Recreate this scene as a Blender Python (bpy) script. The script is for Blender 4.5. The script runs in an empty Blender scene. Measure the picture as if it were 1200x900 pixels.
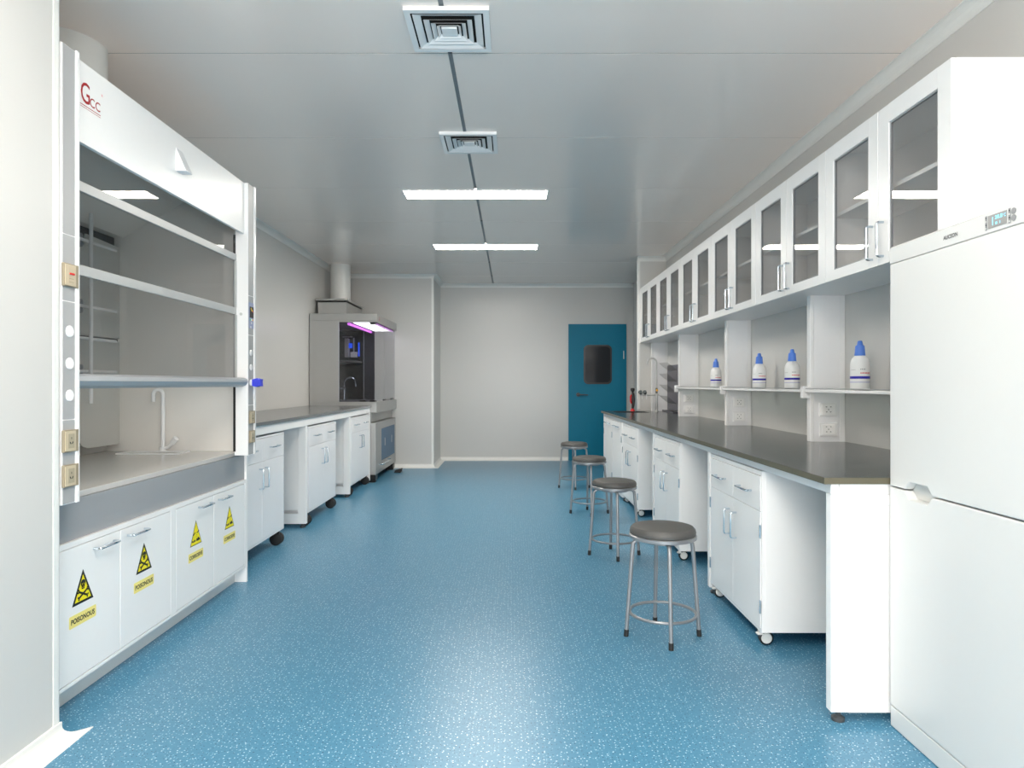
import bpy, bmesh, math, random
from mathutils import Vector, Matrix
random.seed(7)
S = bpy.context.scene
COL = S.collection
PI = math.pi
R = math.radians

# ------------------------------------------------------------------ camera
cam = bpy.data.cameras.new('camera'); cam_o = bpy.data.objects.new('camera', cam); COL.objects.link(cam_o)
cam_o.location = (0, 0, 1.25); cam_o.rotation_euler = (R(90), 0, 0)
cam.sensor_width = 36; cam.lens = 24; cam.clip_start = 0.05; cam.clip_end = 60
S.camera = cam_o

# ------------------------------------------------------------------ world, light, exposure
w = bpy.data.worlds.new('world'); S.world = w; w.use_nodes = True
bg = w.node_tree.nodes['Background']; bg.inputs[0].default_value = (0.85, 0.92, 1.0, 1); bg.inputs[1].default_value = 1.0
S.view_settings.view_transform = 'Standard'; S.view_settings.look = 'None'
S.view_settings.exposure = 1.44; S.view_settings.gamma = 1.0; S.view_settings.use_curve_mapping = False
PANEL_EMIT = 19.0       # brightness of the ceiling light diffusers
S.cycles.max_bounces = 10; S.cycles.diffuse_bounces = 6; S.cycles.glossy_bounces = 5
S.cycles.transparent_max_bounces = 16; S.cycles.transmission_bounces = 6
S.cycles.use_denoising = True; S.cycles.caustics_reflective = False; S.cycles.caustics_refractive = False
S.cycles.sample_clamp_indirect = 8

def area_light(name, loc, rot, sx, sy, power, color=(1, 1, 1)):
    l = bpy.data.lights.new(name, 'AREA'); l.shape = 'RECTANGLE'; l.size = sx; l.size_y = sy
    l.energy = power; l.color = color
    o = bpy.data.objects.new(name, l); COL.objects.link(o); o.location = loc; o.rotation_euler = rot
    return o
# added area light at an unseen window, tilted up to brighten the ceiling
area_light('added_window_light', (0.2, -2.98, 1.5), (R(112), 0, 0), 2.9, 1.6, 80, (1.0, 0.965, 0.915))

# ------------------------------------------------------------------ materials
def srgb(r, g, b):
    f = lambda c: (c/255/12.92) if c/255 <= 0.04045 else ((c/255+0.055)/1.055)**2.4
    return (f(r), f(g), f(b), 1)
def mat(name, col, rough=0.5, metal=0.0, coat=0.0, emit=None, es=0.0, noise=0.0, nscale=30, bump=0.0, spec=0.5, stretch=None):
    m = bpy.data.materials.new(name); m.use_nodes = True
    nt = m.node_tree; b = nt.nodes['Principled BSDF']
    c = srgb(*col)
    b.inputs['Base Color'].default_value = c
    b.inputs['Roughness'].default_value = rough; b.inputs['Metallic'].default_value = metal
    b.inputs['Specular IOR Level'].default_value = spec
    b.inputs['Coat Weight'].default_value = coat; b.inputs['Coat Roughness'].default_value = 0.08
    if emit: b.inputs['Emission Color'].default_value = srgb(*emit); b.inputs['Emission Strength'].default_value = es
    tc = nt.nodes.new('ShaderNodeTexCoord'); n = nt.nodes.new('ShaderNodeTexNoise'); n.inputs['Scale'].default_value = nscale
    src = tc.outputs['Object']
    if stretch:
        mp = nt.nodes.new('ShaderNodeMapping'); mp.inputs['Scale'].default_value = stretch
        nt.links.new(src, mp.inputs['Vector']); src = mp.outputs['Vector']
    nt.links.new(src, n.inputs['Vector'])
    if noise > 0:
        mx = nt.nodes.new('ShaderNodeMix'); mx.data_type = 'RGBA'
        mx.inputs['A'].default_value = tuple(x*(1-noise) for x in c[:3])+(1,)
        mx.inputs['B'].default_value = tuple(min(1, x*(1+noise)) for x in c[:3])+(1,)
        nt.links.new(n.outputs['Fac'], mx.inputs['Factor']); nt.links.new(mx.outputs['Result'], b.inputs['Base Color'])
    if bump > 0:
        bp = nt.nodes.new('ShaderNodeBump'); bp.inputs['Strength'].default_value = bump; bp.inputs['Distance'].default_value = 0.002
        nt.links.new(n.outputs['Fac'], bp.inputs['Height']); nt.links.new(bp.outputs['Normal'], b.inputs['Normal'])
    return m
def glass_mat(name, tint, refl=1.0, rough=0.0, ior=1.5):
    m = bpy.data.materials.new(name); m.use_nodes = True; nt = m.node_tree; nt.nodes.clear()
    out = nt.nodes.new('ShaderNodeOutputMaterial'); mx = nt.nodes.new('ShaderNodeMixShader')
    t = nt.nodes.new('ShaderNodeBsdfTransparent'); g = nt.nodes.new('ShaderNodeBsdfGlossy'); f = nt.nodes.new('ShaderNodeFresnel')
    t.inputs[0].default_value = srgb(*tint); g.inputs['Roughness'].default_value = rough
    g.inputs['Color'].default_value = (refl, refl, refl, 1)
    ge = nt.nodes.new('ShaderNodeNewGeometry'); mr = nt.nodes.new('ShaderNodeMapRange')   # same reflectance on both faces of a thin pane
    mr.inputs['To Min'].default_value = ior; mr.inputs['To Max'].default_value = 1/ior
    nt.links.new(ge.outputs['Backfacing'], mr.inputs['Value']); nt.links.new(mr.outputs['Result'], f.inputs['IOR'])
    nt.links.new(f.outputs[0], mx.inputs[0]); nt.links.new(t.outputs[0], mx.inputs[1]); nt.links.new(g.outputs[0], mx.inputs[2])
    nt.links.new(mx.outputs[0], out.inputs[0])
    return m
M = {}
M['wall'] = mat('wall_enamel', (206, 205, 202), 0.28, noise=0.01, nscale=3)
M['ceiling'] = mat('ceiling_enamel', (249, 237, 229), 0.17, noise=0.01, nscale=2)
M['joint'] = mat('dark_joint', (60, 62, 64), 0.6)
M['profile'] = mat('joint_profile', (120, 126, 130), 0.4, noise=0.12, nscale=60)
M['trim'] = mat('white_trim', (232, 232, 229), 0.3, noise=0.01)
M['white'] = mat('white_powder_coat', (248, 247, 246), 0.32, noise=0.008, nscale=40)
M['cool_white'] = mat('cool_white_powder_coat', (240, 240, 242), 0.3, noise=0.008, nscale=40)
M['glosswhite'] = mat('white_glossy', (242, 242, 242), 0.2, noise=0.005)
M['liner'] = mat('liner_board', (234, 231, 226), 0.35, noise=0.01, nscale=12)
M['hoodtop'] = mat('hood_worktop', (205, 203, 200), 0.15, noise=0.01)
M['baffle'] = mat('baffle_board', (206, 206, 202), 0.4, noise=0.01)
M['hoodgrey'] = mat('hood_grey', (158, 160, 163), 0.4, noise=0.01, nscale=40)
M['postgrey'] = mat('post_grey', (168, 169, 170), 0.4, noise=0.01, nscale=40)
M['sashgrey'] = mat('sash_grey', (190, 191, 190), 0.35, 0.0, noise=0.02)
M['alu'] = mat('handle_aluminium', (170, 174, 178), 0.4, 0.15, noise=0.02)
M['chrome'] = mat('chrome', (205, 215, 224), 0.12, 1.0, noise=0.01)
M['steel'] = mat('brushed_steel', (168, 168, 166), 0.36, 0.6, noise=0.03, nscale=8, stretch=(1, 1, 40))
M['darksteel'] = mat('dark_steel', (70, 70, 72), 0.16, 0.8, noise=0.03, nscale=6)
M['stool'] = mat('stool_steel', (150, 152, 155), 0.3, 0.5, noise=0.02)
M['seat'] = mat('seat_vinyl', (82, 81, 79), 0.5, noise=0.05, nscale=90, bump=0.15)
M['rubber'] = mat('black_rubber', (34, 33, 33), 0.6, noise=0.05)
M['black'] = mat('black_plastic', (14, 14, 15), 0.35, noise=0.03)
M['wheelwhite'] = mat('wheel_white', (225, 224, 220), 0.35, noise=0.02)
M['counter'] = mat('counter_top', (60, 64, 64), 0.17, noise=0.05, nscale=120)
M['counteredge'] = mat('counter_edge_lit', (92, 87, 70), 0.35, noise=0.05, nscale=120)  # olive edge, its lighter tone painted in for light on the front
M['counterL'] = mat('counter_grey', (108, 111, 112), 0.2, noise=0.05, nscale=120)
M['beige'] = mat('beige_plastic', (196, 182, 156), 0.4, noise=0.02)
M['beigedark'] = mat('beige_dark', (150, 138, 116), 0.4, noise=0.02)
M['beigemid'] = mat('beige_mid', (170, 160, 138), 0.4, noise=0.02)
M['red'] = mat('red_plastic', (205, 16, 22), 0.35, noise=0.02)
M['darkred'] = mat('dark_red_print', (168, 8, 18), 0.5, noise=0.02)
M['blueknob'] = mat('blue_knob', (60, 70, 215), 0.35, noise=0.02)
M['cap'] = mat('cap_blue', (86, 134, 226), 0.35, noise=0.02)
M['bottle'] = mat('bottle_white', (238, 238, 238), 0.3, noise=0.01)
M['labelblue'] = mat('label_blue', (20, 16, 165), 0.4)
M['labelthin'] = mat('label_blue_pale', (130, 130, 205), 0.4)
M['labelred'] = mat('label_red', (228, 70, 80), 0.4)
M['labelgrey'] = mat('label_grey', (140, 140, 142), 0.4)
M['yellow'] = mat('sign_yellow', (250, 232, 0), 0.4, noise=0.01)
M['paleyellow'] = mat('plate_yellow', (252, 236, 140), 0.4, noise=0.01)
M['ink'] = mat('black_ink', (12, 12, 12), 0.5)
M['door'] = mat('teal_enamel', (0, 120, 150), 0.45, noise=0.03, nscale=20, spec=0.25)
M['doorglass'] = mat('dark_door_glass', (38, 39, 44), 0.12, coat=0.4)
M['darkgrey'] = mat('dark_grey_plastic', (70, 72, 74), 0.4, noise=0.03)
M['rack'] = mat('rack_board', (80, 80, 90), 0.35, noise=0.04)
M['knobgrey'] = mat('knob_grey_green', (78, 88, 90), 0.4, noise=0.03)
M['tapgrey'] = mat('tap_grey', (196, 197, 196), 0.3, noise=0.02)
M['control'] = mat('control_lilac', (150, 158, 190), 0.4, noise=0.02)
M['screen'] = mat('screen_grey', (150, 148, 146), 0.3, noise=0.02)
M['digits'] = mat('lcd_digits', (120, 205, 235), 0.4, emit=(120, 215, 245), es=0.6)
M['diffuser'] = mat('light_diffuser', (255, 255, 255), 0.5, emit=(255, 248, 237), es=PANEL_EMIT)
M['hoodlamp'] = mat('hood_lamp', (255, 255, 255), 0.5, emit=(255, 255, 255), es=3.0)
M['uv'] = mat('purple_tube', (220, 130, 230), 0.4, emit=(225, 110, 240), es=1.0)
M['bluereflect'] = mat('blue_reflection', (30, 90, 255), 0.4, emit=(30, 90, 255), es=0.5)  # faint glow standing in for blue reflections in the steel hood
M['greenled'] = mat('green_key', (60, 180, 110), 0.4)
M['orange'] = mat('orange_key', (240, 180, 40), 0.4)
M['ventblack'] = mat('vent_black', (8, 8, 8), 0.8)
M['fridge'] = mat('fridge_white', (216, 216, 214), 0.3, noise=0.006)
M['recess'] = mat('recess_grey', (205, 205, 202), 0.4, noise=0.01)
M['bluegate'] = mat('blue_glass_with_reflection', (66, 104, 134), 0.35, noise=0.02, spec=0.15)  # blue glass; the blue floor's reflection is put into its colour
M['glass'] = glass_mat('sash_glass', (246, 246, 246), 0.28)
M['cabglass'] = glass_mat('cabinet_glass', (250, 250, 250), 0.4, ior=1.6)
M['clearglass'] = glass_mat('shelf_glass', (205, 214, 212), 0.9)
M['smokeglass'] = glass_mat('hood_glass', (205, 206, 210), 1.0)

def floor_material():
    m = bpy.data.materials.new('speckled_vinyl'); m.use_nodes = True; nt = m.node_tree; b = nt.nodes['Principled BSDF']
    L = nt.links.new
    tc = nt.nodes.new('ShaderNodeTexCoord')
    n = nt.nodes.new('ShaderNodeTexNoise'); n.inputs['Scale'].default_value = 90; n.inputs['Detail'].default_value = 4
    L(tc.outputs['Object'], n.inputs['Vector'])
    base = nt.nodes.new('ShaderNodeMix'); base.data_type = 'RGBA'
    base.inputs['A'].default_value = srgb(58, 118, 150); base.inputs['B'].default_value = srgb(82, 142, 172)
    L(n.outputs['Fac'], base.inputs['Factor'])
    last = base.outputs['Result']
    for scale, thr, col, keep in ((52, 0.13, (208, 226, 234), 0.5), (85, 0.16, (150, 190, 212), 0.35), (60, 0.12, (18, 58, 88), 0.5)):
        mp = nt.nodes.new('ShaderNodeMapping'); mp.inputs['Location'].default_value = (scale*0.37, scale*0.11, 0)
        v = nt.nodes.new('ShaderNodeTexVoronoi'); v.inputs['Scale'].default_value = scale; v.voronoi_dimensions = '2D'
        L(tc.outputs['Object'], mp.inputs['Vector']); L(mp.outputs['Vector'], v.inputs['Vector'])
        lt = nt.nodes.new('ShaderNodeMath'); lt.operation = 'LESS_THAN'; lt.inputs[1].default_value = thr
        L(v.outputs['Distance'], lt.inputs[0])
        sp = nt.nodes.new('ShaderNodeSeparateColor'); L(v.outputs['Color'], sp.inputs['Color'])
        k = nt.nodes.new('ShaderNodeMath'); k.operation = 'LESS_THAN'; k.inputs[1].default_value = keep
        L(sp.outputs[0], k.inputs[0])
        mu = nt.nodes.new('ShaderNodeMath'); mu.operation = 'MULTIPLY'; L(lt.outputs[0], mu.inputs[0]); L(k.outputs[0], mu.inputs[1])
        mx = nt.nodes.new('ShaderNodeMix'); mx.data_type = 'RGBA'; mx.inputs['B'].default_value = srgb(*col)
        L(mu.outputs[0], mx.inputs['Factor']); L(last, mx.inputs['A']); last = mx.outputs['Result']
    L(last, b.inputs['Base Color'])
    b.inputs['Roughness'].default_value = 0.3; b.inputs['Specular IOR Level'].default_value = 0.5
    n2 = nt.nodes.new('ShaderNodeTexNoise'); n2.inputs['Scale'].default_value = 220
    L(tc.outputs['Object'], n2.inputs['Vector'])
    bp = nt.nodes.new('ShaderNodeBump'); bp.inputs['Strength'].default_value = 0.12; bp.inputs['Distance'].default_value = 0.002
    L(n2.outputs['Fac'], bp.inputs['Height']); L(bp.outputs['Normal'], b.inputs['Normal'])
    return m
M['floor'] = floor_material()

# ------------------------------------------------------------------ mesh builder (world coordinates)
class MB:
    def __init__(s): s.bm = bmesh.new(); s.mats = []
    def mi(s, m):
        if m not in s.mats: s.mats.append(m)
        return s.mats.index(m)
    def _setm(s, faces, m):
        i = s.mi(m)
        for f in faces: f.material_index = i
    def box(s, x0, x1, y0, y1, z0, z1, m, bev=0.0):
        x0, x1 = sorted((x0, x1)); y0, y1 = sorted((y0, y1)); z0, z1 = sorted((z0, z1))
        v = [s.bm.verts.new(p) for p in ((x0,y0,z0),(x1,y0,z0),(x1,y1,z0),(x0,y1,z0),(x0,y0,z1),(x1,y0,z1),(x1,y1,z1),(x0,y1,z1))]
        fs = [s.bm.faces.new([v[i] for i in q]) for q in ((0,3,2,1),(4,5,6,7),(0,1,5,4),(1,2,6,5),(2,3,7,6),(3,0,4,7))]
        s._setm(fs, m)
        if bev > 0:
            es = list({e for f in fs for e in f.edges})
            r = bmesh.ops.bevel(s.bm, geom=es, offset=bev, segments=2, profile=0.5, affect='EDGES', clamp_overlap=True)
            s._setm(r['faces'], m)
        return s
    def prism(s, pts, axis, a0, a1, m):
        """pts: polygon in the two other axes (in x,y,z order), extruded along axis from a0 to a1"""
        def P(p, a):
            if axis == 'x': return (a, p[0], p[1])
            if axis == 'y': return (p[0], a, p[1])
            return (p[0], p[1], a)
        va = [s.bm.verts.new(P(p, a0)) for p in pts]; vb = [s.bm.verts.new(P(p, a1)) for p in pts]
        n = len(pts); fs = [s.bm.faces.new(va[::-1]), s.bm.faces.new(vb)]
        for i in range(n): fs.append(s.bm.faces.new((va[i], va[(i+1) % n], vb[(i+1) % n], vb[i])))
        s._setm(fs, m); bmesh.ops.recalc_face_normals(s.bm, faces=fs); return s
    def cyl(s, p0, p1, r0, m, r1=None, seg=16):
        return s.loft([p0, p1], [r0, r0 if r1 is None else r1], m, seg)
    def loft(s, path, radii, m, seg=12, closed=False):
        path = [Vector(p) for p in path]; n = len(path)
        if not isinstance(radii, (list, tuple)): radii = [radii]*n
        rings = []; up = None
        for i, p in enumerate(path):
            if closed: t = (path[(i+1) % n]-path[i-1])
            else: t = path[min(i+1, n-1)]-path[max(i-1, 0)]
            t.normalize()
            if up is None:
                up = Vector((0, 0, 1)) if abs(t.z) < 0.9 else Vector((0, 1, 0))
            a = up - t*up.dot(t)
            if a.length < 1e-4: a = Vector((1, 0, 0)) - t*t.x
            a.normalize(); b = t.cross(a); up = a
            rings.append([s.bm.verts.new(p + (a*math.cos(2*PI*k/seg) + b*math.sin(2*PI*k/seg))*radii[i]) for k in range(seg)])
        fs = []
        for i in range(n if closed else n-1):
            A, B = rings[i], rings[(i+1) % n]
            for k in range(seg): fs.append(s.bm.faces.new((A[k], A[(k+1) % seg], B[(k+1) % seg], B[k])))
        if not closed: fs += [s.bm.faces.new(rings[0][::-1]), s.bm.faces.new(rings[-1])]
        s._setm(fs, m); bmesh.ops.recalc_face_normals(s.bm, faces=fs)
        for f in fs: f.smooth = True
        return s
    def lathe(s, prof, c, m, seg=28, axis='z', mats=None):
        """prof: (radius, height) pairs; c: centre"""
        rings = []
        for r, h in prof:
            ring = []
            for k in range(seg):
                a = 2*PI*k/seg; u, v = math.cos(a)*r, math.sin(a)*r
                p = (c[0]+u, c[1]+v, c[2]+h) if axis == 'z' else ((c[0]+h, c[1]+u, c[2]+v) if axis == 'x' else (c[0]+u, c[1]+h, c[2]+v))
                ring.append(s.bm.verts.new(p))
            rings.append(ring)
        allf = []
        for i in range(len(prof)-1):
            fs = [s.bm.faces.new((rings[i][k], rings[i][(k+1) % seg], rings[i+1][(k+1) % seg], rings[i+1][k])) for k in range(seg)]
            s._setm(fs, mats[i] if mats else m); allf += fs
        e = [s.bm.faces.new(rings[0][::-1]), s.bm.faces.new(rings[-1])]
        s._setm(e[:1], mats[0] if mats else m); s._setm(e[1:], mats[-1] if mats else m); allf += e
        bmesh.ops.recalc_face_normals(s.bm, faces=allf)
        for f in allf: f.smooth = True
        return s
    def poly(s, pts, m):
        f = s.bm.faces.new([s.bm.verts.new(p) for p in pts]); s._setm([f], m); return s
    def text(s, txt, origin, right, up, size, m, width=None, bold=0.0, shear=0.0, align='CENTER'):
        """flat lettering; origin = centre of the baseline"""
        cu = bpy.data.curves.new('t', 'FONT'); cu.body = txt; cu.size = 1.0; cu.align_x = align; cu.offset = bold; cu.resolution_u = 3; cu.shear = shear
        o = bpy.data.objects.new('t', cu); COL.objects.link(o)
        dg = bpy.context.evaluated_depsgraph_get(); me = bpy.data.meshes.new_from_object(o.evaluated_get(dg))
        xs = [v.co.x for v in me.vertices] or [0, 1]
        w0 = max(xs)-min(xs); sx = size if width is None else width/w0
        origin, right, up = Vector(origin), Vector(right), Vector(up)
        vs = [s.bm.verts.new(origin + right*v.co.x*sx + up*v.co.y*size) for v in me.vertices]
        i = s.mi(m)
        for p in me.polygons:
            try: f = s.bm.faces.new([vs[k] for k in p.vertices]); f.material_index = i
            except ValueError: pass
        COL.objects.unlink(o); bpy.data.objects.remove(o); bpy.data.curves.remove(cu); bpy.data.meshes.remove(me)
        return s
    def build(s, name, parent=None, origin=None):
        o3 = ORG[parent.name] if parent is not None else Vector(origin or (0, 0, 0))
        bmesh.ops.translate(s.bm, verts=s.bm.verts, vec=-o3)
        me = bpy.data.meshes.new(name); s.bm.to_mesh(me); s.bm.free()
        for m in s.mats: me.materials.append(M[m])
        sm = [p.use_smooth for p in me.polygons]
        me.set_sharp_from_angle(angle=R(32))
        me.polygons.foreach_set('use_smooth', sm); me.update()
        o = bpy.data.objects.new(name, me); COL.objects.link(o)
        if parent is not None: o.parent = parent
        else: o.location = o3
        ORG[o.name] = o3.copy()
        return o
ORG = {}
def tag(o, label=None, cat=None, group=None, kind=None):
    if label: o['label'] = label
    if cat: o['category'] = cat
    if group: o['group'] = group
    if kind: o['kind'] = kind
    return o
def thing(name, label, cat, loc, group=None):
    o = bpy.data.objects.new(name, None); COL.objects.link(o); o.location = loc; o.empty_display_size = 0.1
    ORG[o.name] = Vector(loc); return tag(o, label, cat, group)
def struct(o): o['kind'] = 'structure'; return o
def copy_tree(o, parent=None):
    c = o.copy(); COL.objects.link(c)
    if parent is not None: c.parent = parent
    ORG[c.name] = ORG[o.name]
    for ch in list(o.children): copy_tree(ch, c)
    return c
def put(root, loc, label, group=None):
    root.location = loc; root['label'] = label
    if group: root['group'] = group
    return root

# ------------------------------------------------------------------ room
H = 2.8875
XL, XR, YB, YF = -2.57, 1.987, -3.0, 11.17
struct(MB().box(-2.75, 2.15, YB-0.15, YF+0.1, -0.1, 0, 'floor').build('floor'))
ceil = struct(MB().box(-2.75, 2.15, YB-0.15, YF+0.1, H+0.02, H+0.08, 'joint').build('ceiling'))
ys = [3.381 + 1.162*k for k in range(-6, 8)]; ys = [YB] + [y for y in ys if y > YB] + [YF]
xc = -0.3065
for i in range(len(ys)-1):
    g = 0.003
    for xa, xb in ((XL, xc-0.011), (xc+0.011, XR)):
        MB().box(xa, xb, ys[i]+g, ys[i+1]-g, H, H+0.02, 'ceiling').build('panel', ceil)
for y in ys[1:-1]: MB().box(XL, XR, y-0.0028, y+0.0028, H+0.0012, H+0.02, 'joint').build('joint_seal', ceil)
pf = MB().box(xc-0.011, xc+0.011, YB, YF, H+0.006, H+0.02, 'profile'); 
pf.build('joint_profile', ceil)

struct(MB().box(XL-0.12, XL, 2.3, YF+0.1, 0, H, 'wall').build('wall_left'))
struct(MB().box(XL, -1.6, YB, 2.413, 0, H, 'wall').build('wall_left_near'))
struct(MB().box(XL, -1.17, 10.2, YF, 0, H, 'wall').build('wall_left_far'))
struct(MB().box(XR, XR+0.12, YB, YF+0.1, 0, H, 'wall').build('wall_right'))
struct(MB().box(1.615, XR, 8.785, 8.835, 0, H, 'wall', 0.004).build('wall_right_wing'))
struct(MB().box(XL-0.12, XR+0.12, YF, YF+0.1, 0, H, 'wall').build('wall_far'))
# wall behind the camera with a wide window opening added to supply light
wb = MB()
wb.box(-1.6, -1.3, YB-0.12, YB, 0, H, 'wall').box(1.7, XR, YB-0.12, YB, 0, H, 'wall')
wb.box(-1.3, 1.7, YB-0.12, YB, 0, 0.65, 'wall').box(-1.3, 1.7, YB-0.12, YB, 2.35, H, 'wall')
struct(wb.build('wall_behind'))
wn = MB()
for x0, x1, z0, z1 in ((-1.3, 1.7, 0.65, 0.7), (-1.3, 1.7, 2.3, 2.35), (-1.3, -1.25, 0.7, 2.3), (1.65, 1.7, 0.7, 2.3), (0.18, 0.22, 0.7, 2.3)):
    wn.box(x0, x1, YB-0.1, YB-0.03, z0, z1, 'trim')
wino = struct(wn.build('added_window_1'))

def run(name, kind, profile, p0, p1, out, m0=0, m1=0, m='trim', parent=None):
    """sweep a profile (u outward from the wall, v height) from p0 to p1; m0/m1 mitre per unit of u"""
    p0, p1, out = Vector(p0), Vector(p1), Vector(out); d = (p1-p0).normalized()
    b = MB(); A = []; B = []
    for u, v in profile:
        A.append(b.bm.verts.new(p0 + out*u + Vector((0, 0, v)) - d*u*m0)); B.append(b.bm.verts.new(p1 + out*u + Vector((0, 0, v)) + d*u*m1))
    n = len(profile); fs = [b.bm.faces.new(A), b.bm.faces.new(B[::-1])]
    for i in range(n): fs.append(b.bm.faces.new((A[i], B[i], B[(i+1) % n], A[(i+1) % n])))
    b._setm(fs, m); bmesh.ops.recalc_face_normals(b.bm, faces=fs)
    return struct(b.build(name, parent))
def base_prof():
    r = 0.034; pts = [(0, 0), (0.075, 0), (0.074, 0.003), (0.040, 0.005)]
    for k in range(1, 7):
        a = -PI/2 - k*(PI/2)/6; pts.append((0.040+r*math.cos(a), 0.005+r + r*math.sin(a)))
    pts.append((0.006, 0.054)); pts.append((0, 0.056)); return pts
def top_prof():
    c = 0.06; pts = [(0, 0), (0, -c)]
    for k in range(7):
        a = -PI/2 + 0 + k*(PI/2)/6; pts.append((0.004+(c-0.004)*(1-math.cos(k*PI/12)), -c+(c-0.004)*math.sin(k*PI/12)))
    pts.append((c, 0)); return pts
BP, TP = base_prof(), top_prof()
run('baseboard_left_near', 0, BP, (-1.6, YB, 0), (-1.6, 2.413, 0), (1, 0, 0), 0, 1)
run('baseboard_left', 0, BP, (XL, 4.34, 0), (XL, 10.2, 0), (1, 0, 0), 0, -1)
run('baseboard_left_far', 0, BP, (XL, 10.2, 0), (-1.17, 10.2, 0), (0, -1, 0), -1, 1)
run('baseboard_left_return', 0, BP, (-1.17, 10.2, 0), (-1.17, YF, 0), (1, 0, 0), 1, -1)
run('baseboard_far', 0, BP, (-1.17, YF, 0), (0.915, YF, 0), (0, -1, 0), -1, 0)
run('baseboard_far_right', 0, BP, (1.873, YF, 0), (XR, YF, 0), (0, -1, 0), 0, -1)
run('baseboard_right', 0, BP, (XR, YB, 0), (XR, 1.72, 0), (-1, 0, 0), 0, 0)
run('trim_1', 0, TP, (-1.6, YB, H), (-1.6, 2.413, H), (1, 0, 0), 0, 1)
run('trim_2', 0, TP, (XL, 2.413, H), (XL, 10.2, H), (1, 0, 0), 0, -1)
run('trim_3', 0, TP, (XL, 10.2, H), (-1.17, 10.2, H), (0, -1, 0), -1, 1)
run('trim_4', 0, TP, (-1.17, 10.2, H), (-1.17, YF, H), (1, 0, 0), 1, -1)
run('trim_5', 0, TP, (-1.17, YF, H), (XR, YF, H), (0, -1, 0), -1, -1)
run('trim_6', 0, TP, (XR, YB, H), (XR, 8.785, H), (-1, 0, 0), 0, -1)
run('trim_7', 0, TP, (1.615, 8.785, H), (XR, 8.785, H), (0, -1, 0), 0, -1)
# rounded vertical corner trims
def corner(name, x, y, sx, sy, z0=0.05):
    b = MB(); pts = [(x, y-sy*0.034), (x, y)] ; pts = []
    r = 0.014; t = 0.003
    pts = [(x+sx*t, y-sy*0.034)] + [(x+sx*(t-r+r*math.cos(a)), y+sy*(t-r+r*math.sin(a))) for a in [k*PI/12 for k in range(7)]] + [(x-sx*0.034, y+sy*t), (x-sx*0.034, y-sy*0.0005), (x-sx*0.0005, y-sy*0.0005), (x-sx*0.0005, y-sy*0.034)]
    b.prism(pts, 'z', z0, H-0.05, 'trim'); return struct(b.build(name))
corner('trim_8', -1.6, 2.413, 1, 1)
corner('trim_9', -1.17, 10.2, 1, -1)
corner('trim_10', 1.615, 8.785, -1, -1, 0.93)

# door in the far wall
DY = 11.135
dr = struct(MB().box(0.922, 1.866, DY, YF, 0.004, 2.228, 'door', 0.003).build('door_1'))
b = MB()
def rrect(x0, x1, z0, z1, r, n=5):
    p = []
    for cx, cz, a0 in ((x1-r, z1-r, 0), (x0+r, z1-r, PI/2), (x0+r, z0+r, PI), (x1-r, z0+r, 3*PI/2)):
        for k in range(n+1): a = a0 + k*PI/2/n; p.append((cx+r*math.cos(a), cz+r*math.sin(a)))
    return p
MB().prism(rrect(1.168, 1.627, 1.247, 1.886, 0.075), 'y', DY-0.012, DY, 'black').build('window_frame', dr)
MB().prism(rrect(1.195, 1.600, 1.276, 1.857, 0.055), 'y', DY-0.014, DY-0.0125, 'doorglass').build('window_pane', dr)
b = MB().cyl((1.078, DY, 1.077), (1.078, DY-0.012, 1.077), 0.032, 'darkgrey', seg=20)
b.cyl((1.078, DY-0.012, 1.077), (1.078, DY-0.05, 1.077), 0.011, 'darkgrey').loft([(1.078, DY-0.05, 1.077), (1.10, DY-0.056, 1.077), (1.235, DY-0.056, 1.072)], [0.012, 0.012, 0.009], 'darkgrey')
b.build('handle', dr)
MB().cyl((1.822, DY-0.006, 1.66), (1.822, DY-0.006, 1.79), 0.008, 'trim', seg=10).build('hinge', dr)
MB().cyl((1.822, DY-0.006, 0.30), (1.822, DY-0.006, 0.43), 0.008, 'trim', seg=10).build('hinge', dr)

# ------------------------------------------------------------------ ceiling lights and vents
def light(y0, y1, label):
    t = thing('ceiling_light', label, 'light', (-0.31, (y0+y1)/2, H), 'rectangular lights across the ceiling joint')
    x0, x1 = -0.93, 0.31; z1 = H; z0 = H-0.008
    b = MB()
    b.box(x0, x1, y0, y0+0.012, z0, z1, 'trim').box(x0, x1, y1-0.012, y1, z0, z1, 'trim')
    b.box(x0, x0+0.012, y0+0.012, y1-0.012, z0, z1, 'trim').box(x1-0.012, x1, y0+0.012, y1-0.012, z0, z1, 'trim')
    b.build('frame', t)
    MB().box(x0+0.012, x1-0.012, y0+0.012, y1-0.012, z0+0.002, z1, 'diffuser').build('diffuser', t)
light(5.745, 6.02, 'bright white ceiling light nearer the camera, the longer of the two')
light(7.985, 8.285, 'bright white ceiling light farther back, near the far wall')
light(1.25, 1.55, 'added unseen white ceiling light above the camera, just before the near vent')  # out of view, added to supply light to the near room
light(-1.05, -0.75, 'added unseen white ceiling light over the room behind the camera')  # second unseen panel, added for more light from behind
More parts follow.
